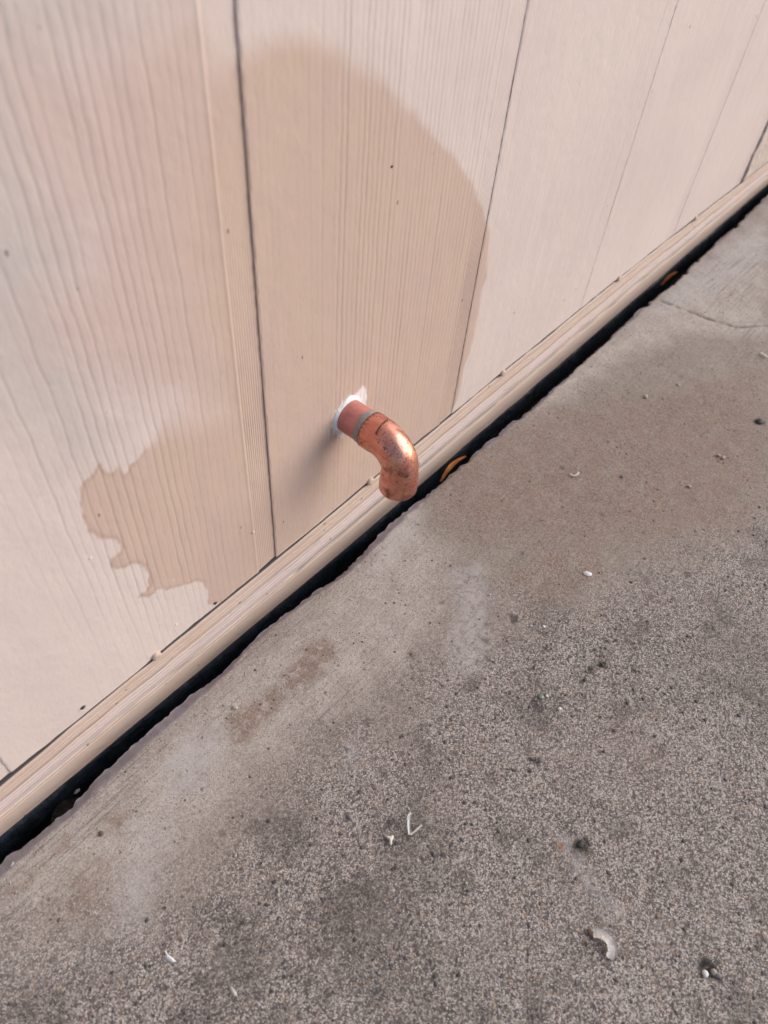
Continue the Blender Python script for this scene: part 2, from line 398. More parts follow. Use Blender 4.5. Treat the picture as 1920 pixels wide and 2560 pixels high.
SEAMS = [-1.2165, -1.014, -.8115, -.609, -.4065, -.204, -.0005, .2018, .4035, .6115, .8155, 1.010]
SPAC = {6: .0046, 7: .0041, 8: .0032, 9: .0028, 10: .0028}
AMP = {6: .00025, 7: .00025, 8: .00012, 9: .00006, 10: .00005}
TOPZ = 2.4
def plank(k, xl, xr):
    near = 5 <= k <= 10
    ch = 0.0158                                   # lap channel beside the seam
    xs_face = np.arange(xl + .0004, xr - ch - .0016, .00055 if k in (6, 7) else (.0009 if near else .02))
    xs = np.concatenate([[xl + .00003], xs_face, [xr - ch - .0012],
                         np.linspace(xr - ch, xr - .00003, 56 if k in (6, 7) else (30 if near else 3))])
    u = np.arange(0, .42, .0013) if k in (6, 7) else (np.arange(0, .42, .002) if near else np.array([0, .1, .3]))
    u = np.concatenate([u, np.linspace(.44, TOPZ, 12)])
    Xg, U = np.meshgrid(xs, u)
    z0 = crack_z(Xg) + .0004 + .0003 * vn(Xg * 140, Xg * 0, 2) + .0005 * vn(Xg * 25, Xg * 0, 9)
    Zg = z0 + U * (TOPZ - z0) / TOPZ
    Yg = np.zeros_like(Xg)
    groove = np.zeros_like(Xg)
    if near:
        sp = SPAC.get(k, .005); am = AMP.get(k, .0003)
        ph = Xg / sp + 0.7 * vn(Xg * 16, Zg * .7, 20 + k) + .13 * vn(Xg * 60, Zg * 9, 30 + k) + .11 * vn(Xg * 120, Zg * 55, 31 + k) + .06 * vn(Xg * 300, Zg * 190, 33 + k)
        li = np.floor(ph); fr = ph - li - .5
        la = .25 + .75 * hsh(li.astype(np.int64), np.zeros_like(li, np.int64), 40 + k)
        mod = sstep(-.75, .35, vn(li * 3.7, Zg * 7, 50 + k) + .4)
        wdt = .105 if k == 6 else .15
        dip = np.exp(-(fr / wdt) ** 2) * la * mod
        zone = 1.0
        if k == 6:
            zone = sstep(.045, .085, Xg) * (.35 + .65 * sstep(.05, .13, Zg + (Xg - .1) * .6))
            zone = np.maximum(zone, .55 * sstep(.20, .28, Zg)) * sstep(.184, .170, Xg)
        if k == 7:
            zone = .22 + .78 * sstep(.235, .27, Xg + (Zg - .2) * .04)
            zone = zone * sstep(.388, .372, Xg) * (.6 + .4 * sstep(.08, .16, Zg))
        groove = dip * zone * (am / .00024 * .8 + .05)
        Yg += am * dip * zone
        Yg += .00012 * vn(Xg * 90, Zg * 40, 60) + .0004 * vn(Xg * 14, Zg * 5, 61)
        # softly raised line at the left edge of the channel
        Yg -= .00025 * np.exp(-((Xg - (xr - ch - .002)) / .0009) ** 2)
    inch = sstep(xr - ch - .0013, xr - ch, Xg)
    reed = np.cos((Xg - xr) / .00158 * 2 * np.pi + .8 * vn(Xg * 4, Zg * 9, 71))
    ramp = sstep(xr - ch - .001, xr - .0005, Xg)
    dep = {6: .0012, 7: .0007, 8: .00035, 9: .0002, 10: .0002}.get(k, .0007)
    Yc = dep * (.45 + .55 * ramp)
    if near: Yc = Yc + .00016 * (reed + 1) * (.5 + .5 * vn(Zg * 12, Xg * 0 + k, 72) ** 2) * sstep(.45, .2, Zg)
    Yg = Yg * (1 - inch) + Yc * inch
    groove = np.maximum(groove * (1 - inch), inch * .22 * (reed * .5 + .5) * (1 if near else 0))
    seam = np.exp(-((xr - Xg) / .0008) ** 2) * ({6: .34, 7: .22, 8: .14, 9: .08}.get(k, .10)) * (.75 + .25 * vn(Zg * 60, Xg * 0, 75))  # painted shade: widens the dark line of the channel step in colour
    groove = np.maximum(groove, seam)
    edge = np.exp(-((Xg - xl) / .0006) ** 2)
    Yg += edge * .0004 * (1 + .8 * vn(Zg * 300, Xg * 0, 73))
    groove = np.maximum(groove, edge * .5 * (.5 + .5 * vn(Zg * 200, Xg * 0, 74)))
    nx, nu = len(xs), len(u)
    V = np.stack([Xg, Yg, Zg], -1).reshape(-1, 3)
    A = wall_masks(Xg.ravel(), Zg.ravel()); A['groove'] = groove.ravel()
    Q = grid_quads(nx, nu)
    # returns: left edge, right edge, bottom edge going 9 mm back
    def ret(idx, flip):
        nonlocal V, Q
        idx = np.asarray(idx); n0 = len(V)
        Fr = V[idx].copy(); B = Fr.copy(); B[:, 1] = .009
        L_ = len(idx); V = np.concatenate([V, Fr, B]); j = np.arange(L_ - 1)
        q = np.stack([n0 + j, n0 + j + 1, n0 + L_ + j + 1, n0 + L_ + j], 1)
        if flip: q = q[:, ::-1]
        Q = np.concatenate([Q, q])
        for kk in A: A[kk] = np.concatenate([A[kk]] + ([A[kk][idx]] * 2 if kk != 'groove' else [np.full(2 * L_, .45)]))
    ret(np.arange(nu) * nx, False); ret(np.arange(nu) * nx + nx - 1, True); ret(np.arange(nx), True)
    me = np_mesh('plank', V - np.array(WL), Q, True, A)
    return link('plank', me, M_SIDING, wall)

for k in range(len(SEAMS) - 1):
    plank(k, SEAMS[k], SEAMS[k + 1])

def box_mesh(name, lo, hi):
    (x0, y0, z0), (x1, y1, z1) = lo, hi
    V = [(x0, y0, z0), (x1, y0, z0), (x1, y1, z0), (x0, y1, z0), (x0, y0, z1), (x1, y0, z1), (x1, y1, z1), (x0, y1, z1)]
    return py_mesh(name, [Vector(v) - WL for v in V],
                   [(0, 3, 2, 1), (4, 5, 6, 7), (0, 1, 5, 4), (1, 2, 6, 5), (2, 3, 7, 6), (3, 0, 4, 7)])
link('backing_board', box_mesh('backing_board', (-1.25, .0092, -.06), (2.2, .10, TOPZ)), M_BACK, wall)

# sill board below the siding: beads and grooves, rolled under at the bottom
def sill():
    xs = np.concatenate([np.linspace(-1.22, -.14, 40), np.arange(-.13, 1.25, .0016), np.linspace(1.27, 2.2, 40)])
    # (t from top 0 to bottom 1, y)
    prof = [(-.002, .0088), (.0, .0030), (.003, .0006), (.010, .0000), (.03, -.0003), (.12, -.0003), (.18, -.0003), (.23, -.0002),
            (.255, .0000), (.275, .0002), (.30, .0001), (.36, -.0001), (.42, -.0003), (.47, -.0001), (.515, .0001), (.530, .0010),
            (.54, .0013), (.550, .0008), (.562, .0000), (.60, -.0002), (.70, -.0003), (.80, -.0003), (.90, -.0002), (.945, .0000),
            (.962, .0004), (.975, .0012), (.985, .0036), (1.0, .0055), (1.005, .0088)]
    T0 = np.array([p[0] for p in prof]); Y0 = np.array([p[1] for p in prof])
    T = np.unique(np.concatenate([T0, np.arange(.06, .93, .012)])); Yp = np.interp(T, T0, Y0)
    Xg, Tg = np.meshgrid(xs, T)
    w = .012 * vn(Xg * 9, Xg * 0, 80) + .006 * vn(Xg * 60, Xg * 0, 81)
    top = crack_z(Xg) - .0019 - .0016 * np.clip(vn(Xg * 20, Xg * 0, 82) + .45, 0, 1) - .0003 * vn(Xg * 110, Xg * 0, 83)
    bot = sill_z(Xg) + .0006 * vn(Xg * 30, Xg * 0, 84)
    inner = sstep(0, .2, Tg) * sstep(1, .8, Tg)
    Zg = top + (bot - top) * np.clip(Tg + w * inner, -.01, 1.01)
    gz = np.exp(-((Tg - .54 - .008 * vn(Xg * 40, Xg * 0, 193)) / .016) ** 2) * sstep(-.75, -.2, vn(Xg * 11, Xg * 0, 85) + .25 * vn(Xg * 70, Xg * 0, 86))
    Yg = np.repeat(Yp[:, None], len(xs), 1)
    Yg = Yg - np.exp(-((Tg - .54) / .02) ** 2) * .0011 * (1 - sstep(-.55, .05, vn(Xg * 11, Xg * 0, 85)))
    Yg = Yg + (.00012 * vn(Xg * 40, Zg * 90, 87) + .00006 * vn(Xg * 200, Zg * 260, 88)) * inner
    gz2 = np.exp(-((Tg - .265 - .02 * vn(Xg * 30, Xg * 0, 194)) / .010) ** 2) * sstep(.05, .55, vn(Xg * 14, Xg * 0, 89) + .3 * vn(Xg * 90, Zg * 300, 189)) * .7
    gz3 = .35 * sstep(.012, .004, np.abs(Tg - .40 - .16 * vn(Xg * 5, Xg * 0, 190) - .03 * vn(Xg * 60, Xg * 0, 192))) * sstep(.30, .6, vn(Xg * 22, Xg * 0, 191)) * inner
    gz2 = np.maximum(gz2, gz3); Yg = Yg + .0003 * gz3
    pale = sstep(.24, .30, Tg + .03 * vn(Xg * 30, Xg * 0, 90)) * sstep(.56, .52, Tg) * (.75 + .25 * vn(Xg * 20, Zg * 50, 91))
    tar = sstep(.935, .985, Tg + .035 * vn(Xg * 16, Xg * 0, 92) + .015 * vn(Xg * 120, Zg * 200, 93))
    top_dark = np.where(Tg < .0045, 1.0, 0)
    V = np.stack([Xg, Yg, Zg], -1).reshape(-1, 3)
    Q = grid_quads(len(xs), len(T), True)
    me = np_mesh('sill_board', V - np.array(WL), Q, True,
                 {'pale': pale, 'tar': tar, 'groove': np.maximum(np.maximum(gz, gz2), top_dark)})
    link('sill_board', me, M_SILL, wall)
    # black sealant running under the board into the gap
    T2 = np.linspace(0, 1, 12)
    Xg, Tg = np.meshgrid(xs, T2)
    Zg = sill_z(Xg) + .0012 - Tg * .038
    Yg = .0022 - .0032 * np.sin(np.clip(Tg * 2.2, 0, 1) * math.pi * .5) + .0045 * Tg ** 1.5 \
        + .0012 * vn(Xg * 30, Zg * 60, 95) + .0005 * vn(Xg * 150, Zg * 200, 96)
    Yg[0] = .0085
    V = np.stack([Xg, Yg, Zg], -1).reshape(-1, 3)
    me = np_mesh('sealant_strip', V - np.array(WL), grid_quads(len(xs), len(T2), True), True)
    link('sealant_strip', me, M_TAR, wall)
sill()

# painted round nail heads along the crack
def nail_mesh():
    rings = [(0, -.0011), (.0014, -.00115), (.0024, -.0010), (.0030, -.0006), (.0032, .0), (.0032, .004)]
    V = []; Fc = []; n = 20
    for r, y in rings:
        for i in range(n):
            a = 2 * math.pi * i / n
            V.append((r * math.cos(a), y + (.0001 * math.sin(3 * a)), r * math.sin(a)))
    for j in range(len(rings) - 1):
        for i in range(n):
            a, b = j * n + i, j * n + (i + 1) % n
            Fc.append((a, b, b + n, a + n))
    return py_mesh('nail_head', V, Fc, True)
M_NAIL = plain('nail_paint', (0.565, 0.43, 0.345), 0.5, 0.06, 200)
nm = nail_mesh()
for x, z in [(0.0984, 0.0373), (0.2998, 0.0394), (0.4769, 0.0420), (0.6880, 0.0436), (0.8738, 0.0414)]:
    o = link('nail_head', nm, M_NAIL, wall, Vector((x, -.0012, z)) - WL)
    o.rotation_euler = (0, random.random() * 6, 0)

# raised trim board at the right and siding beyond it
def trim():
    xs = np.arange(1.0112, 1.12, .002); zs = np.concatenate([np.arange(.0, .34, .004), np.linspace(.36, TOPZ, 10)])
    Xg, U = np.meshgrid(xs, zs)
    Zg = crack_z(Xg) + .0015 + U
    rag = .003 * vn(Zg * 40, Zg * 0, 97) + .002 * vn(Zg * 160, Zg * 0, 98)
    Xg = Xg + rag * sstep(1.03, 1.0112, Xg)
    Yg = -.0022 + .0006 * vn(Xg * 90, Zg * 90, 99) + .0005 * fbm(Xg * 200, Zg * 200, 100)
    V = np.stack([Xg, Yg, Zg], -1).reshape(-1, 3)
    nx, nz = Xg.shape[1], Xg.shape[0]
    Q = grid_quads(nx, nz)
    for idx, fl in ((np.arange(nz) * nx, False), (np.arange(nz) * nx + nx - 1, True), (np.arange(nx), True)):
        n0 = len(V); B = V[idx].copy(); B[:, 1] = .009
        V = np.concatenate([V, B]); j = np.arange(len(idx) - 1)
        q = np.stack([idx[j], idx[j + 1], n0 + j + 1, n0 + j], 1)
        Q = np.concatenate([Q, q[:, ::-1] if fl else q])
    link('trim_board', np_mesh('trim_board', V - np.array(WL), Q, True), M_TRIM, wall)
trim()
for a, b in ((1.121, 1.3235), (1.3235, 1.526), (1.526, 1.7285), (1.7285, 1.931), (1.931, 2.1335)):
    plank(20, a, b)

# ------------------------------------------------------------------ ground and slab
def ground():
    R_ = 300.0
    me = py_mesh('ground', [(-R_, -R_, -.062), (R_, -R_, -.062), (R_, R_, -.062), (-R_, R_, -.062)], [(0, 1, 2, 3)])
    tag(link('ground', me, M_SOIL), 'dark soil at the bottom of the gap under the wall', None, kind='structure')
ground()

EDX = [-3, -.05, .05, .2, .34, .55, .8, 1.07, 1.2, 3]
EDY = [-.0185, -.0185, -.019, -.0185, -.0215, -.024, -.024, -.021, -.017, -.017]
CRACK1 = [(0.7566, -0.0315), (0.7666, -0.0893), (0.7738, -0.1131), (0.8026, -0.1379), (0.8817, -0.1908)]
LAV = [([(0.2956, -0.0842), (0.3251, -0.0933), (0.3037, -0.1202), (0.2680, -0.1446), (0.2437, -0.1501), (0.2307, -0.1359), (0.2492, -0.1135), (0.2757, -0.1080)], 0.006, 0.6), ([(0.0836, -0.0378), (0.1012, -0.0481), (0.0950, -0.0638), (0.0722, -0.0687), (0.0558, -0.0629), (0.0628, -0.0456)], 0.008, 0.6), ([(0.0187, -0.0720), (0.0270, -0.0738), (0.0175, -0.0852), (0.0098, -0.0837)], 0.003, 0.95), ([(0.0298, -0.0617), (0.0438, -0.0735), (0.0214, -0.0932), (-0.0026, -0.1040), (-0.0096, -0.0894), (0.0062, -0.0761)], 0.01, 0.45), ([(0.1898, -0.2427), (0.1966, -0.2483), (0.1880, -0.2774), (0.1801, -0.2941), (0.1682, -0.2947), (0.1786, -0.2705)], 0.006, 0.6), ([(0.1491, -0.1122), (0.1583, -0.1199), (0.1407, -0.1318), (0.1339, -0.1243)], 0.005, 0.5), ([(0.2986, -0.0192), (0.3394, -0.0339), (0.3056, -0.0467), (0.2703, -0.0481), (0.2606, -0.0379)], 0.004, 0.5), ([(0.7216, -0.0339), (0.8170, -0.0263), (0.9139, -0.0353), (1.0264, -0.0492), (0.9369, -0.0847), (0.7850, -0.0589)], 0.01, 0.55)]
BROWN = [([(0.1092, -0.0522), (0.1628, -0.0571), (0.1963, -0.0510), (0.1927, -0.0633), (0.1733, -0.0686), (0.1508, -0.0691), (0.1211, -0.0653), (0.0989, -0.0680)], 0.006, 0.95), ([(0.3041, -0.1441), (0.3268, -0.1204), (0.3733, -0.1243), (0.4117, -0.1443), (0.3843, -0.1686), (0.3312, -0.1673)], 0.015, 0.8), ([(-0.0315, -0.0544), (-0.0032, -0.0511), (0.0072, -0.0664), (-0.0066, -0.0894), (-0.0231, -0.0839), (-0.0370, -0.0714)], 0.012, 0.7), ([(0.0207, -0.0437), (0.0293, -0.0494), (0.0214, -0.0600), (0.0147, -0.0562)], 0.004, 0.8), ([(-0.0390, -0.0356), (-0.0136, -0.0357), (0.0021, -0.0346), (-0.0039, -0.0391), (-0.0309, -0.0448)], 0.003, 0.9), ([(0.3506, -0.0348), (0.3769, -0.0438), (0.3605, -0.0559), (0.3395, -0.0481)], 0.005, 0.8), ([(0.3677, 0.0036), (0.5197, -0.0414), (0.7253, -0.1685), (0.5147, -0.2520), (0.4044, -0.1571), (0.3384, -0.0677)], 0.03, 0.8)]
LIGHT = [([(-0.0343, -0.0233), (0.0373, -0.0299), (0.1120, -0.0268), (0.2187, -0.0297), (0.3172, -0.0180), (0.3353, -0.0226), (0.3179, -0.0462), (0.3100, -0.0709), (0.2667, -0.1042), (0.2075, -0.1056), (0.1491, -0.0960), (0.1024, -0.0851), (0.0493, -0.0874), (0.0107, -0.0987), (-0.0254, -0.1070), (-0.0661, -0.0756)], 0.022, 0.9), ([(0.2704, -0.0293), (0.3353, -0.0226), (0.3141, -0.0422), (0.2727, -0.0506), (0.2519, -0.0410)], 0.005, 1), ([(0.4870, -0.0265), (0.5544, -0.0197), (0.6546, -0.0255), (0.7535, -0.0289), (0.9139, -0.0353), (1.0632, -0.0346), (0.7879, -0.1437), (0.7205, -0.0784), (0.6237, -0.0481), (0.5406, -0.0440)], 0.016, 0.95)]
AGG = [(-0.0584, -0.0630), (-0.0172, -0.1037), (0.0387, -0.1234), (0.0849, -0.1272), (0.1431, -0.1257), (0.1998, -0.1323), (0.2598, -0.1465), (0.3349, -0.1771), (0.4227, -0.2092), (0.5246, -0.2481), (0.8767, -0.4182), (0.1604, -0.6377), (-0.1867, -0.2162), (-0.0929, -0.0359)]
PIT = [(0.1847, -0.3427), (0.1882, -0.3445), (0.1882, -0.3474), (0.1879, -0.3498), (0.1879, -0.3532), (0.1858, -0.3541), (0.1842, -0.3509), (0.1816, -0.3487), (0.1808, -0.3457)]
DARKSPOTS = [(0.2753, -0.0958, 0.0033, 0.5), (0.2985, -0.1439, 0.0055, 0.8), (0.2529, -0.1454, 0.0042, 0.5), (0.2239, -0.1066, 0.0047, 0.55), (0.3018, -0.2052, 0.0042, 0.9), (0.3117, -0.2107, 0.0037, 0.9), (0.2813, -0.1311, 0.0038, 0.45), (0.2703, -0.1389, 0.0043, 0.6), (0.2533, -0.1932, 0.0071, 0.7), (0.1502, -0.1445, 0.0042, 0.5), (0.1307, -0.1686, 0.0053, 0.75), (0.2952, -0.1740, 0.0043, 0.6), (0.3038, -0.1666, 0.0049, 0.6), (0.0093, -0.1637, 0.0034, 0.4), (0.2359, -0.1518, 0.0066, 0.55), (0.2383, -0.1695, 0.0040, 0.6), (0.0751, -0.1123, 0.0069, 0.5), (0.0742, -0.1268, 0.0051, 0.5), (0.0344, -0.1393, 0.0056, 0.6), (0.1673, -0.1159, 0.0039, 0.5), (0.2050, -0.1281, 0.0030, 0.45), (0.3306, -0.2011, 0.0044, 0.6), (0.4275, -0.2207, 0.0042, 0.7), (0.6418, -0.1929, 0.0052, 0.85), (0.1957, -0.2615, 0.0063, 0.9), (0.1876, -0.3456, 0.0062, 1), (0.1884, -0.3499, 0.0050, 0.9), (0.3546, -0.1146, 0.0035, 0.5), (0.0340, -0.1286, 0.0040, 0.5), (0.0599, -0.2077, 0.0039, 0.7), (0.0696, -0.2282, 0.0035, 0.6), (0.0599, -0.0993, 0.0038, 0.4), (-0.0136, -0.1479, 0.0033, 0.4), (-0.0537, -0.1047, 0.0072, 0.55), (-0.0466, -0.0980, 0.0051, 0.5), (-0.0615, -0.0928, 0.0043, 0.5), (0.4345, -0.1399, 0.0032, 0.6), (0.4569, -0.0878, 0.0033, 0.6), (0.5044, -0.1905, 0.0026, 0.5), (0.2081, -0.1414, 0.0025, 0.6), (0.1471, -0.0938, 0.0024, 0.5), (0.2832, -0.2713, 0.0040, 0.6), (0.0891, -0.2315, 0.0088, 0.35), (0.1338, -0.2200, 0.0107, 0.3), (0.4412, -0.1751, 0.0031, 0.6), (0.0743, -0.1948, 0.0482, 0.42), (0.0228, -0.1558, 0.0291, 0.45), (0.1257, -0.1922, 0.0353, 0.32), (0.0849, -0.1272, 0.0216, 0.45), (0.3865, -0.2997, 0.0693, 0.2), (0.2583, -0.1863, 0.0289, 0.25), (-0.0030, -0.1601, 0.0209, 0.3), (0.0808, -0.2442, 0.0392, 0.2), (-0.0545, -0.0979, 0.0251, 0.25), (0.3183, -0.1593, 0.0244, 0.2), (0.3404, -0.2498, 0.0406, 0.15)]
def slab():
    xs = np.concatenate([np.linspace(-3, -.16, 30), np.arange(-.14, .55, .0013), np.arange(.551, 1.25, .0024), np.linspace(1.28, 4, 24)])
    v = np.concatenate([np.arange(0, .42, .0014), np.linspace(.43, 3.0, 20)])
    Xg, Vg = np.meshgrid(xs, v)
    e = np.interp(Xg, EDX, EDY)
    jag = .0014 * vn(Xg * 30, Xg * 0, 101) + (.0030 * (np.abs(vn(Xg * 48, Xg * 0, 102)) - .4) + .0016 * vn(Xg * 130, Xg * 0, 103) * sstep(-.2, .6, vn(Xg * 22, Xg * 0, 132))) * (.35 + .65 * sstep(-.3, .5, vn(Xg * 7, Xg * 0, 133))) + .0006 * vn(Xg * 190, Xg * 0, 134) * sstep(-.4, .5, vn(Xg * 13, Xg * 0, 136)) + .0007 * vn(Xg * 420, Vg * 300, 130) - .0026 * sstep(.62, .80, vn(Xg * 60, Xg * 0, 135))
    chip = .0035 * sstep(.25, .8, vn(Xg * 16, Xg * 0, 104))
    near = np.exp(-Vg / .006)
    Yg = e + (jag - chip) * near - Vg
    # broken, sloping lip
    lipw = np.interp(Xg, [-.1, .08, .12, .21, .24, .29, .32, .5, .6, 1.2], [.0078, .0075, .0048, .0034, .0062, .0066, .0030, .0030, .0022, .0022]) + .0016 * vn(Xg * 18, Xg * 0, 105) + .001 * vn(Xg * 90, Xg * 0, 106)
    lipw = np.maximum(lipw, .0012)
    lip = np.clip(1 - Vg / lipw, 0, 1) ** 1.2
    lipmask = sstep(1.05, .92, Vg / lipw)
    Zg = -lip * (.0020 + .0008 * vn(Xg * 25, Xg * 0, 107))
    Zg = Zg + .0009 * vn(Xg * 9, Yg * 9, 108) * sstep(0, .05, Vg)
    agg = sstep(-.075, .06, poly_sd(Xg, Yg, AGG) + .03 * fbm(Xg * 22, Yg * 22, 109))
    Zg = Zg + .0006 * fbm(Xg * 160, Yg * 160, 131, 3) * lipmask
    Zg = Zg + .00022 * fbm(Xg * 420, Yg * 420, 110, 3) * (.35 + .65 * agg) + .0003 * vn(Xg * 70, Yg * 70, 112)
    cd = line_d(Xg, Yg, CRACK1) + .0008 * vn(Xg * 150, Yg * 150, 113)
    crack = np.exp(-(cd / .0011) ** 2)
    Zg = Zg - .0016 * crack
    nz = fbm(Xg * 45, Yg * 45, 114)
    lav = np.zeros_like(Xg)
    for poly, soft, amt in LAV:
        lav = np.maximum(lav, amt * sstep(-soft, soft, poly_sd(Xg, Yg, poly) + nz * .006))
    brown = np.zeros_like(Xg)
    for poly, soft, amt in BROWN:
        brown = np.maximum(brown, amt * sstep(-soft, soft, poly_sd(Xg, Yg, poly) + nz * .009))
    light = np.zeros_like(Xg)
    for poly, soft, amt in LIGHT:
        light = np.maximum(light, amt * sstep(-soft, soft, poly_sd(Xg, Yg, poly) + nz * .010))
    dark = np.zeros_like(Xg)
    for sx, sy, r, amt in DARKSPOTS:
        dd = np.hypot(Xg - sx, (Yg - sy)) + r * .35 * vn(Xg * 260, Yg * 260, 115)
        dark = np.maximum(dark, amt * sstep(r, r * .35, dd))
        Zg = Zg - np.where(amt > .8, .0010, 0) * sstep(r, r * .3, dd)
    pit = sstep(-.0008, .0012, poly_sd(Xg, Yg, PIT) + .0012 * vn(Xg * 400, Yg * 400, 119))
    dark = np.maximum(dark, pit * .95); Zg = Zg - pit * .0016
    rust = .75 * sstep(.0035, .0008, np.hypot(Xg - 0.1874, Yg - (-0.2530)) + .001 * vn(Xg * 500, Yg * 500, 3))
    streak = sstep(.20, .06, Vg) * (.25 + .65 * sstep(0, .5, vn(Xg * 8, Yg * 14, 116) + .6 * np.exp(-((Xg - .19) / .08) ** 2 - ((Yg + .09) / .05) ** 2)))
    # edge row and vertical face into the gap
    nx = len(xs)
    V = np.stack([Xg, Yg, Zg], -1).reshape(-1, 3)
    Q = grid_quads(nx, len(v), True)
    A = dict(agg=agg, lav=lav, brown=brown, light=light, dark=dark, streak=streak, crack=crack, face=lipmask, rust=rust)
    A = {k_: a_.ravel() for k_, a_ in A.items()}
    prev = np.arange(nx)
    for q in (.3, .6, 1.0):
        n0 = len(V); B = V[np.arange(nx)].copy()
        B[:, 2] = B[:, 2] - q * .056
        B[:, 1] += -.004 * q + .0016 * vn(xs * 60, xs * 0 + q * 5, 117)
        V = np.concatenate([V, B]); j = np.arange(nx - 1)
        cur = n0 + np.arange(nx)
        Q = np.concatenate([Q, np.stack([prev[j], prev[j + 1], cur[j + 1], cur[j]], 1)[:, ::-1]])
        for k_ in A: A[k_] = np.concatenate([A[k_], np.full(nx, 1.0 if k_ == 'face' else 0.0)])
        prev = cur
    me = np_mesh('pavement', V, Q, True, A)
    tag(link('pavement', me, M_CONC), 'weathered grey concrete slab with ragged edge along the wall', None, kind='structure')
slab()

# ------------------------------------------------------------------ copper pipe with elbow
pipe = empty('elbow_pipe', (PX, 0, PZ))
tag(pipe, 'copper pipe stub with elbow bent downward, poking out of the siding wall', 'pipe')

def sweep(name, path, mat, n=48, cap=False, wob=0.0, attrs=None):
    """path: list of (y, z, tangent angle, radius), lying in the plane x = 0; angle 0 runs along -y, 90 deg runs down"""
    V = []; Q = []
    for s_, (y, z, t, r) in enumerate(path):
        d = Vector((0, -math.cos(t), -math.sin(t))); nrm = Vector((0, -math.sin(t), math.cos(t)))
        for i in range(n):
            a = 2 * math.pi * i / n
            rr = r * (1 + wob * float(vn(i * .9, s_ * .6, 140)))
            V.append(Vector((math.cos(a) * rr, y, z)) + nrm * math.sin(a) * rr)
    for s_ in range(len(path) - 1):
        for i in range(n):
            a, b = s_ * n + i, s_ * n + (i + 1) % n
            Q.append((a, a + n, b + n, b))
    me = np_mesh(name, [tuple(v) for v in V], Q, True, attrs(V) if attrs else None)
    return link(name, me, mat, pipe)

RS, RF, RB = .0114, .0127, .0119
YF = -.0196            # where the fitting begins
path = [(.012, 0, 0, RS), (.0, 0, 0, RS), (-.006, 0, 0, RS), (-.012, 0, 0, RS), (YF - .001, 0, 0, RS)]
sweep('pipe_stub', path, M_STUB)
BR, YB = .0180, -.0288
pth = [(YF + .0004, 0, 0, RS + .0001), (YF, 0, 0, RF - .0004), (YF - .0006, 0, 0, RF), (YF - .004, 0, 0, RF), (YF - .0065, 0, 0, RF - .0001), (YB + .0005, 0, 0, RF - .0002)]
for i in range(0, 19):
    t = math.radians(90 * i / 18)
    sw = math.sin(2 * t)
    pth.append((YB - BR * math.sin(t), -BR * (1 - math.cos(t)), t, RB + .0003 * sw + (RF - .0002 - RB) * max(0, 1 - i / 7) ** 2 * (1 if i < 7 else 0)))
ZE = -.0348            # open end below the axis
for z, r in ((-BR - .001, RB + .0002), (-BR - .0035, RB + .0005), (-BR - .006, RF - .0001), (-BR - .010, RF), (ZE + .0008, RF), (ZE + .0002, RF - .0003), (ZE, RF - .0007)):
    pth.append((YB - BR, z, math.pi / 2, r))
ri = RF - .0016
for z in (ZE + .0004, ZE + .006, ZE + .014): pth.append((YB - BR, z, math.pi / 2, ri))
pth += [(YB - BR, ZE + .0142, math.pi / 2, .0001)]
def soot(V):
    v = np.array([tuple(p) for p in V])
    ln = np.exp(-((v[:, 1] - (YF - .0105) - v[:, 0] * .12) / .0006) ** 2) * ((v[:, 0] > -.008) & (v[:, 0] < .006) & (v[:, 2] > 0))
    rim = np.exp(-((v[:, 1] - (YF - .0006)) / .0008) ** 2) * .8
    return {'soot': np.clip(ln + rim, 0, 1)}
# finer rings so that the soot line and dents have something to live on
fine = []
for a, b in zip(pth, pth[1:]):
    k = 5 if a[0] < YF - .0005 and a[0] > YB - .0005 else 1
    for q in range(k): fine.append(tuple(a[i] + (b[i] - a[i]) * q / k for i in range(4)))
fine.append(pth[-1])
sweep('elbow', fine, M_COPPER, 72, wob=.004, attrs=soot)

# grey solder band of uneven width at the mouth of the fitting
def band():
    n = 72; V = []; Q = []
    for s_, (f, r) in enumerate(((0, RS + .0001), (.15, RS + .00035), (.8, RS + .0006), (1, RS + .0004))):
        for i in range(n):
            a = 2 * math.pi * i / n
            w = .0046 + .0020 * float(vn(math.cos(a) * 2.3 + 5, math.sin(a) * 2.3, 150)) + .0008 * math.sin(a * 2)
            y = YF + .0003 + (1 - f) * w
            V.append((math.cos(a) * r, y, math.sin(a) * r))
    for s_ in range(3):
        for i in range(n):
            a, b = s_ * n + i, s_ * n + (i + 1) % n
            Q.append((a, a + n, b + n, b))
    link('solder_band', np_mesh('solder_band', V, Q, True), M_BAND, pipe)
band()

# white filler daubed round the pipe where it leaves the wall
def caulk():
    n = 160; V = []; Q = []
    prof = [(0.0, .0015), (.12, .0017), (.30, .0016), (.50, .0014), (.70, .0010), (.88, .0005), (1.0, .0000), (1.03, -.0012)]
    for f, h in prof:
        for i in range(n):
            a = 2 * math.pi * i / n
            w = .0023 + .0005 * float(vn(math.cos(a) * 2.2 + 9, math.sin(a) * 2.2, 160)) + .0003 * float(vn(math.cos(a) * 11, math.sin(a) * 11, 161))
            da = (a - math.radians(80) + math.pi) % (2 * math.pi) - math.pi
            w += .0012 * math.exp(-(da / .35) ** 2)
            r = RS - .0004 + w * f
            hh = h * (1 + .10 * f * float(vn(math.cos(a) * r * 500, math.sin(a) * r * 500, 164)))
            V.append((math.cos(a) * r, -hh, math.sin(a) * r))
    for s_ in range(len(prof) - 1):
        for i in range(n):
            a, b = s_ * n + i, s_ * n + (i + 1) % n
            Q.append((a, a + n, b + n, b)[::-1])
    link('filler_collar', np_mesh('filler_collar', V, Q, True), M_CAULK, pipe)
caulk()

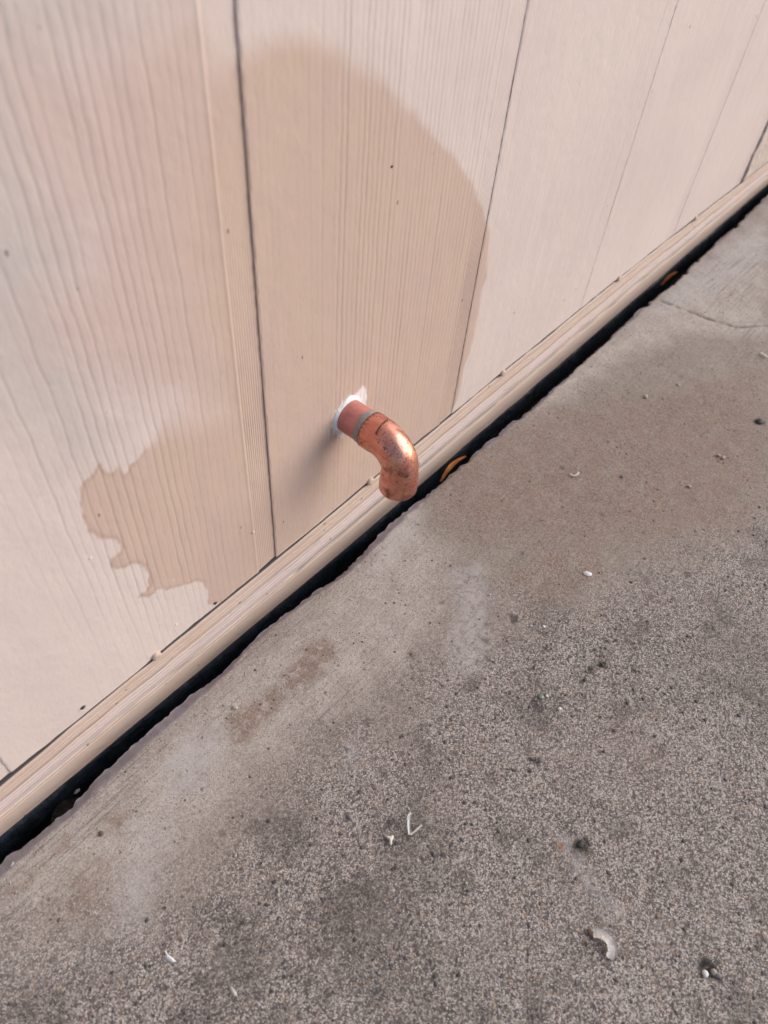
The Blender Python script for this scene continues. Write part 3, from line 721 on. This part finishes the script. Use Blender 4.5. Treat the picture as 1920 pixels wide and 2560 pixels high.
# ------------------------------------------------------------------ litter on the slab
def ribbon(name, pts, width, mat, thick=.0005, arc=0.0, ridges=0, nsec=9, parent=None, lift=.0004):
    """a curved strip along pts (x, y, z above slab); arc > 0 curls the strip across its width, edges up"""
    P = [Vector(p) for p in pts]
    # resample with Catmull-Rom
    Q_ = []
    for i in range(len(P) - 1):
        p0, p1, p2, p3 = P[max(i - 1, 0)], P[i], P[i + 1], P[min(i + 2, len(P) - 1)]
        for k in range(5):
            t = k / 5
            Q_.append(.5 * ((2 * p1) + (p2 - p0) * t + (2 * p0 - 5 * p1 + 4 * p2 - p3) * t * t + (3 * p1 - p0 - 3 * p2 + p3) * t ** 3))
    Q_.append(P[-1])
    base = sum(P, Vector()) / len(P); base.z = 0
    n = len(Q_); top = []; bot = []
    for i, p in enumerate(Q_):
        tg = (Q_[min(i + 1, n - 1)] - Q_[max(i - 1, 0)]); tg.z = 0; tg.normalize()
        sd = Vector((-tg.y, tg.x, 0))
        f = i / (n - 1)
        w = width(f) if callable(width) else width
        for j in range(nsec):
            u = (j / (nsec - 1) - .5)
            h = arc * w * (4 * u * u) + (.00018 * math.cos(j * math.pi) if ridges else 0)
            q = p + sd * u * w + Vector((0, 0, h + lift)) - base
            jit = Vector((random.uniform(-1, 1), random.uniform(-1, 1), random.uniform(-.5, .5))) * w * .03
            q += jit
            top.append(q + Vector((0, 0, thick))); bot.append(q)
    V = top + bot; N_ = len(top); Fc = []
    for i in range(n - 1):
        for j in range(nsec - 1):
            a = i * nsec + j
            Fc.append((a, a + nsec, a + nsec + 1, a + 1)[::-1]); Fc.append((N_ + a, N_ + a + nsec, N_ + a + nsec + 1, N_ + a + 1))
    rim = [j for j in range(nsec)] + [i * nsec + nsec - 1 for i in range(1, n)] + \
          [(n - 1) * nsec + j for j in range(nsec - 2, -1, -1)] + [i * nsec for i in range(n - 2, 0, -1)]
    for a, b in zip(rim, rim[1:] + rim[:1]): Fc.append((a, b, N_ + b, N_ + a))
    me = py_mesh(name, V, Fc, True)
    return link(name, me, mat, parent, None if parent else base), base

def flake(name, outline, mat, thick=.0006, dome=.0008, tilt=0.0, lift=.0003, parent=None, base=None, z=0.0):
    """a thin chip with the given outline (x, y on the slab), domed and with a rim"""
    n = len(outline); cx = sum(p[0] for p in outline) / n; cy = sum(p[1] for p in outline) / n
    c = Vector((cx, cy, z)) if base is None else base
    R1 = []
    rmax = max(math.hypot(p[0] - cx, p[1] - cy) for p in outline)
    for f in (1.0, .66, .33):
        for p in outline:
            x, y = cx + (p[0] - cx) * f, cy + (p[1] - cy) * f
            h = dome * (1 - f * f) + tilt * (p[0] - cx) * f / rmax * rmax + random.uniform(-.1, .1) * dome
            R1.append(Vector((x, y, z + lift + h + abs(tilt) * rmax * .5)) - c)
    R1.append(Vector((cx, cy, z + lift + dome + abs(tilt) * rmax * .5)) - c)
    N_ = len(R1)
    V = [v + Vector((0, 0, thick)) for v in R1] + R1
    Fc = []
    for off, fl in ((0, False), (N_, True)):
        for r in range(2):
            for i in range(n):
                a, b = r * n + i, r * n + (i + 1) % n
                q = (off + a, off + b, off + b + n, off + a + n); Fc.append(q[::-1] if fl else q)
        for i in range(n):
            q = (off + 2 * n + i, off + 2 * n + (i + 1) % n, off + 3 * n); Fc.append(q[::-1] if fl else q)
    for i in range(n):
        j = (i + 1) % n; Fc.append((i, N_ + i, N_ + j, j))
    me = py_mesh(name, V, Fc, True)
    return link(name, me, mat, parent, None if parent else c)

def ico(sub=1):
    t = (1 + 5 ** .5) / 2
    V = [Vector(v).normalized() for v in ((-1, t, 0), (1, t, 0), (-1, -t, 0), (1, -t, 0), (0, -1, t), (0, 1, t), (0, -1, -t), (0, 1, -t), (t, 0, -1), (t, 0, 1), (-t, 0, -1), (-t, 0, 1))]
    Fc = [(0, 11, 5), (0, 5, 1), (0, 1, 7), (0, 7, 10), (0, 10, 11), (1, 5, 9), (5, 11, 4), (11, 10, 2), (10, 7, 6), (7, 1, 8), (3, 9, 4), (3, 4, 2), (3, 2, 6), (3, 6, 8), (3, 8, 9), (4, 9, 5), (2, 4, 11), (6, 2, 10), (8, 6, 7), (9, 8, 1)]
    for _ in range(sub):
        mid = {}; nf = []
        def mp(a, b):
            k = (min(a, b), max(a, b))
            if k not in mid: mid[k] = len(V); V.append(((V[a] + V[b]) / 2).normalized())
            return mid[k]
        for a, b, c in Fc:
            ab, bc, ca = mp(a, b), mp(b, c), mp(c, a)
            nf += [(a, ab, ca), (b, bc, ab), (c, ca, bc), (ab, bc, ca)]
        Fc = nf
    return V, Fc
ICO1, ICO1F = ico(1); ICO0, ICO0F = ico(0)

def pebble(x, y, r, mat, label, cat='pebble', name='pebble', flat=.6, z=0.0, group=None):
    q = random.random() * 6; el = random.uniform(.75, 1.35)
    V = []
    for v in ICO1:
        k = 1 + .22 * float(vn(v.x * 1.7 + x * 900, v.y * 1.7 + v.z * 2.1, 170))
        p = Vector((v.x * el, v.y / el, v.z * flat)) * r * k
        V.append(Vector((p.x * math.cos(q) - p.y * math.sin(q), p.x * math.sin(q) + p.y * math.cos(q), p.z + r * flat * .7)))
    o = link(name, py_mesh(name, V, ICO1F, True), mat, None, (x, y, z))
    return tag(o, label, cat, group)

# curled pale shaving, bottom right
o, b = ribbon('curled_shaving', [(*(0.1596, -0.2907), .0006), (*(0.1615, -0.2937), .0016), (*(0.1620, -0.2972), .0022), (*(0.1609, -0.3004), .0022), (*(0.1582, -0.3029), .0014), (*(0.1548, -0.3038), .0004)],
              lambda f: .0052 - .0012 * abs(f - .4), M_SHELL, .0009, .12, 1, 11)
tag(o, 'thick curled cream shaving, crescent shaped, lying alone on the dark sandy concrete', 'shaving')
tag(flake('bark_flake', [(0.1591, -0.2871), (0.1608, -0.2879), (0.1595, -0.2905), (0.1575, -0.2919), (0.1570, -0.2901)], M_BROWN), 'small brown flake touching the end of the curled cream shaving', 'flake')
# split splinter bent in a V
sp = empty('split_splinter', (*(0.1324, -0.1814), 0))
tag(sp, 'pale split splinter bent into a V on the concrete', 'splinter')
def rib_part(name, pts, w, mat):
    o, b = ribbon(name, pts, w, mat, .0005, .12, 0, 5)
    o.parent = sp; o.location = b - Vector(sp.location); return o
rib_part('blade', [(*(0.1319, -0.1815), .0004), (*(0.1357, -0.1779), .0012), (*(0.1394, -0.1751), .0020), (*(0.1418, -0.1747), .0026)], lambda f: .0010 + .0016 * f * (1.3 - f), M_WHITE)
rib_part('prong', [(*(0.1362, -0.1768), .0012), (*(0.1379, -0.1752), .0018), (*(0.1393, -0.1743), .0022)], .0008, M_BONE)
rib_part('stick', [(*(0.1324, -0.1821), .0004), (*(0.1364, -0.1831), .0010), (*(0.1411, -0.1839), .0018)], .0011, M_BONE)
tag(flake('paint_chip', [(0.1230, -0.1708), (0.1229, -0.1724), (0.1240, -0.1737), (0.1256, -0.1745), (0.1244, -0.1758), (0.1228, -0.1760), (0.1206, -0.1775), (0.1198, -0.1766), (0.1218, -0.1746), (0.1217, -0.1728)], M_BONE, .0005, .0010), 'small forked cream chip just left of the split splinter', 'chip')
tag(flake('paint_chip', [(-0.0000, -0.1216), (0.0010, -0.1222), (0.0004, -0.1243), (0.0010, -0.1269), (0.0012, -0.1302), (-0.0005, -0.1290), (-0.0016, -0.1268), (-0.0016, -0.1239), (-0.0006, -0.1237)], M_WHITE, .0004, .0018), 'white torn flake lying alone near the bottom left', 'chip')
tag(flake('film_scrap', [(0.0116, -0.1594), (0.0128, -0.1602), (0.0127, -0.1633), (0.0119, -0.1654), (0.0104, -0.1647), (0.0101, -0.1620)], M_FILM, .0003, .0012), 'cloudy grey scrap of film near the bottom edge of the photo', 'scrap')
tag(flake('film_scrap', [(-0.0305, -0.0251), (-0.0269, -0.0235), (-0.0258, -0.0254), (-0.0277, -0.0267), (-0.0300, -0.0269)], M_FILM, .0003, .0010, 0, .0003, None, None, -.0015), 'larger clear scrap on the ragged slab edge at far left', 'scrap')
tag(flake('film_scrap', [(-0.0258, -0.0273), (-0.0242, -0.0266), (-0.0244, -0.0289), (-0.0255, -0.0295)], M_FILM, .0003, .0006, 0, .0003, None, None, -.001), 'tiny clear scrap beside the larger scrap at far left', 'scrap')
tag(flake('paint_chip', [(0.3708, -0.1590), (0.3740, -0.1607), (0.3750, -0.1645), (0.3732, -0.1659), (0.3701, -0.1637), (0.3695, -0.1609)], M_WHITE, .0006, .0010), 'bright white oval chip on the brownish middle of the slab', 'chip')
tag(flake('folded_flake', [(0.2245, -0.3632), (0.2247, -0.3648), (0.2230, -0.3676), (0.2216, -0.3684), (0.2210, -0.3668), (0.2222, -0.3649)], M_BONE, .0005, .0022), 'folded pale flake cut off by the right edge of the photo', 'flake')
tag(flake('dark_leaf_bit', [(0.6409, -0.1893), (0.6459, -0.1905), (0.6460, -0.1944), (0.6460, -0.1976), (0.6393, -0.1947), (0.6381, -0.1920)], M_BLACK, .0006, .0016), 'black crumpled leaf bit on the slab near the right edge', 'leaf')
o, b = ribbon('peel', [(*(0.4545, -0.0970), .0006), (*(0.4540, -0.1005), .0008), (*(0.4571, -0.1023), .0012), (*(0.4606, -0.1018), .0014)], .0014, M_BONE, .0004, .2, 0, 5)
tag(o, 'thin cream peel curled like a smile on the brown part of the slab', 'peel')
o, b = ribbon('twig', [(*(0.7467, -0.1518), .0005), (*(0.7452, -0.1559), .0009), (*(0.7431, -0.1602), .0012)], .0022, M_BONE, .0008, .1, 0, 5)
tag(o, 'short pale stick near the right edge, furthest from the camera', 'stick')
tag(flake('bark_chip', [(0.0125, -0.0474), (0.0143, -0.0464), (0.0155, -0.0481), (0.0147, -0.0496), (0.0127, -0.0493)], M_BROWN, .0006, .0008), 'brown chip on the light concrete near the slab edge', 'chip')
tag(flake('glass_chip', [(0.2594, -0.1901), (0.2617, -0.1909), (0.2620, -0.1929), (0.2599, -0.1937), (0.2580, -0.1920)], M_GREEN, .0009, .0006), 'dull green glass chip beside a dark spot on the slab', 'glass')
for x, y, r, m_, lab in [
    (*(0.2640, -0.1943), .0011, M_WHITE, 'tiny white pebble touching the green glass chip'),
    (*(0.2618, -0.2059), .0014, M_WHITE, 'white pebble just below and right of the green glass chip'),
    (*(0.2022, -0.1281), .0011, M_PEB, 'tan pebble with a small dark hole at its side, left of the green glass chip'),
    (*(0.2227, -0.1564), .0009, M_PEB, 'pale pebble between the green glass chip and the lavender patch'),
    (*(0.1172, -0.0466), .0022, M_PEB, 'largest cream pebble beside the reddish brown stain by the slab edge'),
    (*(0.3089, -0.1630), .0013, M_WHITE, 'narrow white pebble among the dark spots in the middle of the slab'),
    (*(0.5155, -0.1804), .0019, M_PEB, 'cream pebble right of the curled peel, nearest to the right edge of its brown area'),
    (*(0.5706, -0.1831), .0020, M_PEB, 'left one of two cream pebbles lying together near the right edge'),
    (*(0.5708, -0.1876), .0021, M_PEB, 'right one of two cream pebbles lying together near the right edge'),
    (*(0.5953, -0.0967), .0026, M_PEB, 'flat cream pebble uphill from the curled peel, near the light band'),
    (*(0.6347, -0.1119), .0022, M_PEB, 'cream pebble furthest up the slab among the loose stones'),
    (*(0.4844, -0.1316), .0017, M_GREY, 'grey pebble between the curled peel and the cream stones'),
    (*(0.2238, -0.2156), .0024, M_GREY, 'flat grey stone on the sandy concrete right of the split splinter'),
    (*(0.1161, -0.1484), .0020, M_GREY, 'round grey stone left of the split splinter'),
    (*(0.1956, -0.2610), .0028, M_BLACK, 'black stone set in the whitish smear above the curled shaving'),
    (*(0.1836, -0.3473), .0021, M_WHITE, 'white wedge shaped stone lying in the dark pit at lower right'),
    (*(0.1876, -0.3507), .0020, M_PEB, 'tan stone at the rim of the dark pit at lower right'),
    (*(0.1875, -0.3528), .0022, M_GREY, 'dark grey stone at the rim of the dark pit at lower right'),
    (*(0.2923, -0.2075), .0016, M_BLACK, 'black pebble, left of two dark crumbs right of the lavender patch'),
    (*(0.3106, -0.2104), .0018, M_BLACK, 'black pebble, right of two dark crumbs right of the lavender patch'),
]:
    pebble(x, y, r * .86, m_, lab, group='loose pebbles on the concrete slab')
# dead leaves caught in the gap
def gap_leaf(name, pts, w, mat, label, arc=.25):
    o, b = ribbon(name, pts, w, mat, .0004, arc, 0, 7)
    tag(o, label, 'leaf', 'dead leaves caught in the gap')
gap_leaf('dead_leaf', [(.380, -.0150, -.014), (.390, -.0140, -.009), (.401, -.0140, -.0065), (.412, -.0170, -.0045)], lambda f: .0032 * math.sin(math.pi * min(max(f, .08), .93)) + .001, M_LEAF, 'curled orange dead leaf caught in the dark gap right of the copper elbow')
gap_leaf('dead_leaf', [(.802, -.013, -.010), (.815, -.0145, -.004), (.828, -.017, -.002)], lambda f: .0030 * math.sin(math.pi * min(max(f, .08), .93)) + .001, M_LEAF2, 'brown dead leaf in the far end of the dark gap')
gap_leaf('dead_leaf', [(-.004, -.012, -.034), (.008, -.011, -.028), (.022, -.013, -.030)], lambda f: .011 * math.sin(math.pi * min(max(f, .1), .9)) + .002, M_SOIL, 'blackened leaf lying deep in the gap at far left')
tag(flake('film_scrap', [(.0175, -.008), (.020, -.007), (.0220, -.008), (.021, -.0095), (.0185, -.0095)], M_GREY, .0003, .0006, 0, .0003, None, None, -.020), 'tiny pale scrap down in the dark gap at far left', 'scrap')
# specks caught on the wall
def wall_bit(name, x, z, r, mat, label, cat):
    V = []
    for v in ICO1:
        k = 1 + .35 * float(vn(v.x * 2 + x * 99, v.z * 2 + v.y, 190))
        V.append((v.x * r * 1.3 * k, v.y * r * .7 - r * .3, v.z * r * .8 * k))
    tag(link(name, py_mesh(name, V, ICO1F, True), mat, None, (x, 0, z)), label, cat)
wall_bit('dead_fly', *(0.0474, 0.0440), .0013, M_BLACK, 'dead fly stuck on the siding just above the crack at lower left', 'insect')
wall_bit('dirt_clump', *(0.1470, 0.0419), .0011, M_BLACK, 'dark dirt clump on the siding touching the crack below the channel', 'dirt')
wall_bit('paint_bead', *(0.1170, 0.0513), .0006, M_CAULK, 'tiny white bead of paint on the siding above the nearest nail', 'paint bead')
wall_bit('paint_bead', *(0.0829, 0.1543), .0006, M_BONE, 'cream bead of paint at the left tip of the damp stain', 'paint bead')
wall_bit('paint_scab', *(0.1837, 0.0827), .0011, M_BONE, 'pale scab of paint in the channel above the crack', 'paint scab')
wall_bit('wall_speck', *(0.2972, 0.2800), .0008, M_BLACK, 'dark speck on the siding high above the pipe', 'speck')


# dark and pale stones of the worn aggregate, bedded in the surface
def stones(name, count, mat, lo, hi, label):
    V = []; Fc = []; k = 0
    while k < count:
        x = random.uniform(-.12, .75); y = -random.uniform(.04, .44)
        if poly_sd(np.array([x]), np.array([y]), AGG)[0] < random.uniform(-.03, .03): continue
        k += 1; r = random.uniform(lo, hi); el = random.uniform(.7, 1.4); q = random.random() * 3; n0 = len(V)
        for v in ICO1:
            kk = 1 + .25 * math.sin(v.x * 4 + k) * math.cos(v.y * 3 + k * 2)
            a, b = v.x * r * el * kk, v.y * r / el * kk
            V.append((x + a * math.cos(q) - b * math.sin(q), y + a * math.sin(q) + b * math.cos(q), v.z * r * .35 + .0002 + .0009 * float(vn(x * 9, y * 9, 108)) * .9))
        Fc += [tuple(n0 + i for i in f) for f in ICO1F]
    tag(link(name, py_mesh(name, V, Fc, True), mat), label, 'aggregate', kind='stuff')
stones('dark_aggregate', 620, M_STONE, .0006, .00135, 'dark stones bedded in the worn sandy concrete')
stones('pale_aggregate', 260, M_PEB, .0005, .0009, 'pale stones bedded in the worn sandy concrete')

# loose sand grains lying on the slab: nobody could count them
def grit():
    V = []; Fc = []
    for i in range(900):
        x = random.uniform(-.1, 1.05); d = random.random() ** 1.3 * .45
        y = float(np.interp(x, EDX, EDY)) - .008 - d
        if random.random() < .35: x = random.uniform(.42, .85); y = -random.uniform(.05, .30)
        r = random.uniform(.00025, .00065) * (1.5 if random.random() < .06 else 1); n0 = len(V); q = random.random()
        for v in ICO0: V.append((x + v.x * r * (.8 + q * .5), y + v.y * r, .0002 + v.z * r * .7 + r * .3))
        Fc += [tuple(n0 + a for a in f) for f in ICO0F]
    tag(link('sand_grains', py_mesh('sand_grains', V, Fc, True), M_PEB), 'loose pale sand grains scattered over the concrete slab', 'sand', kind='stuff')
grit()
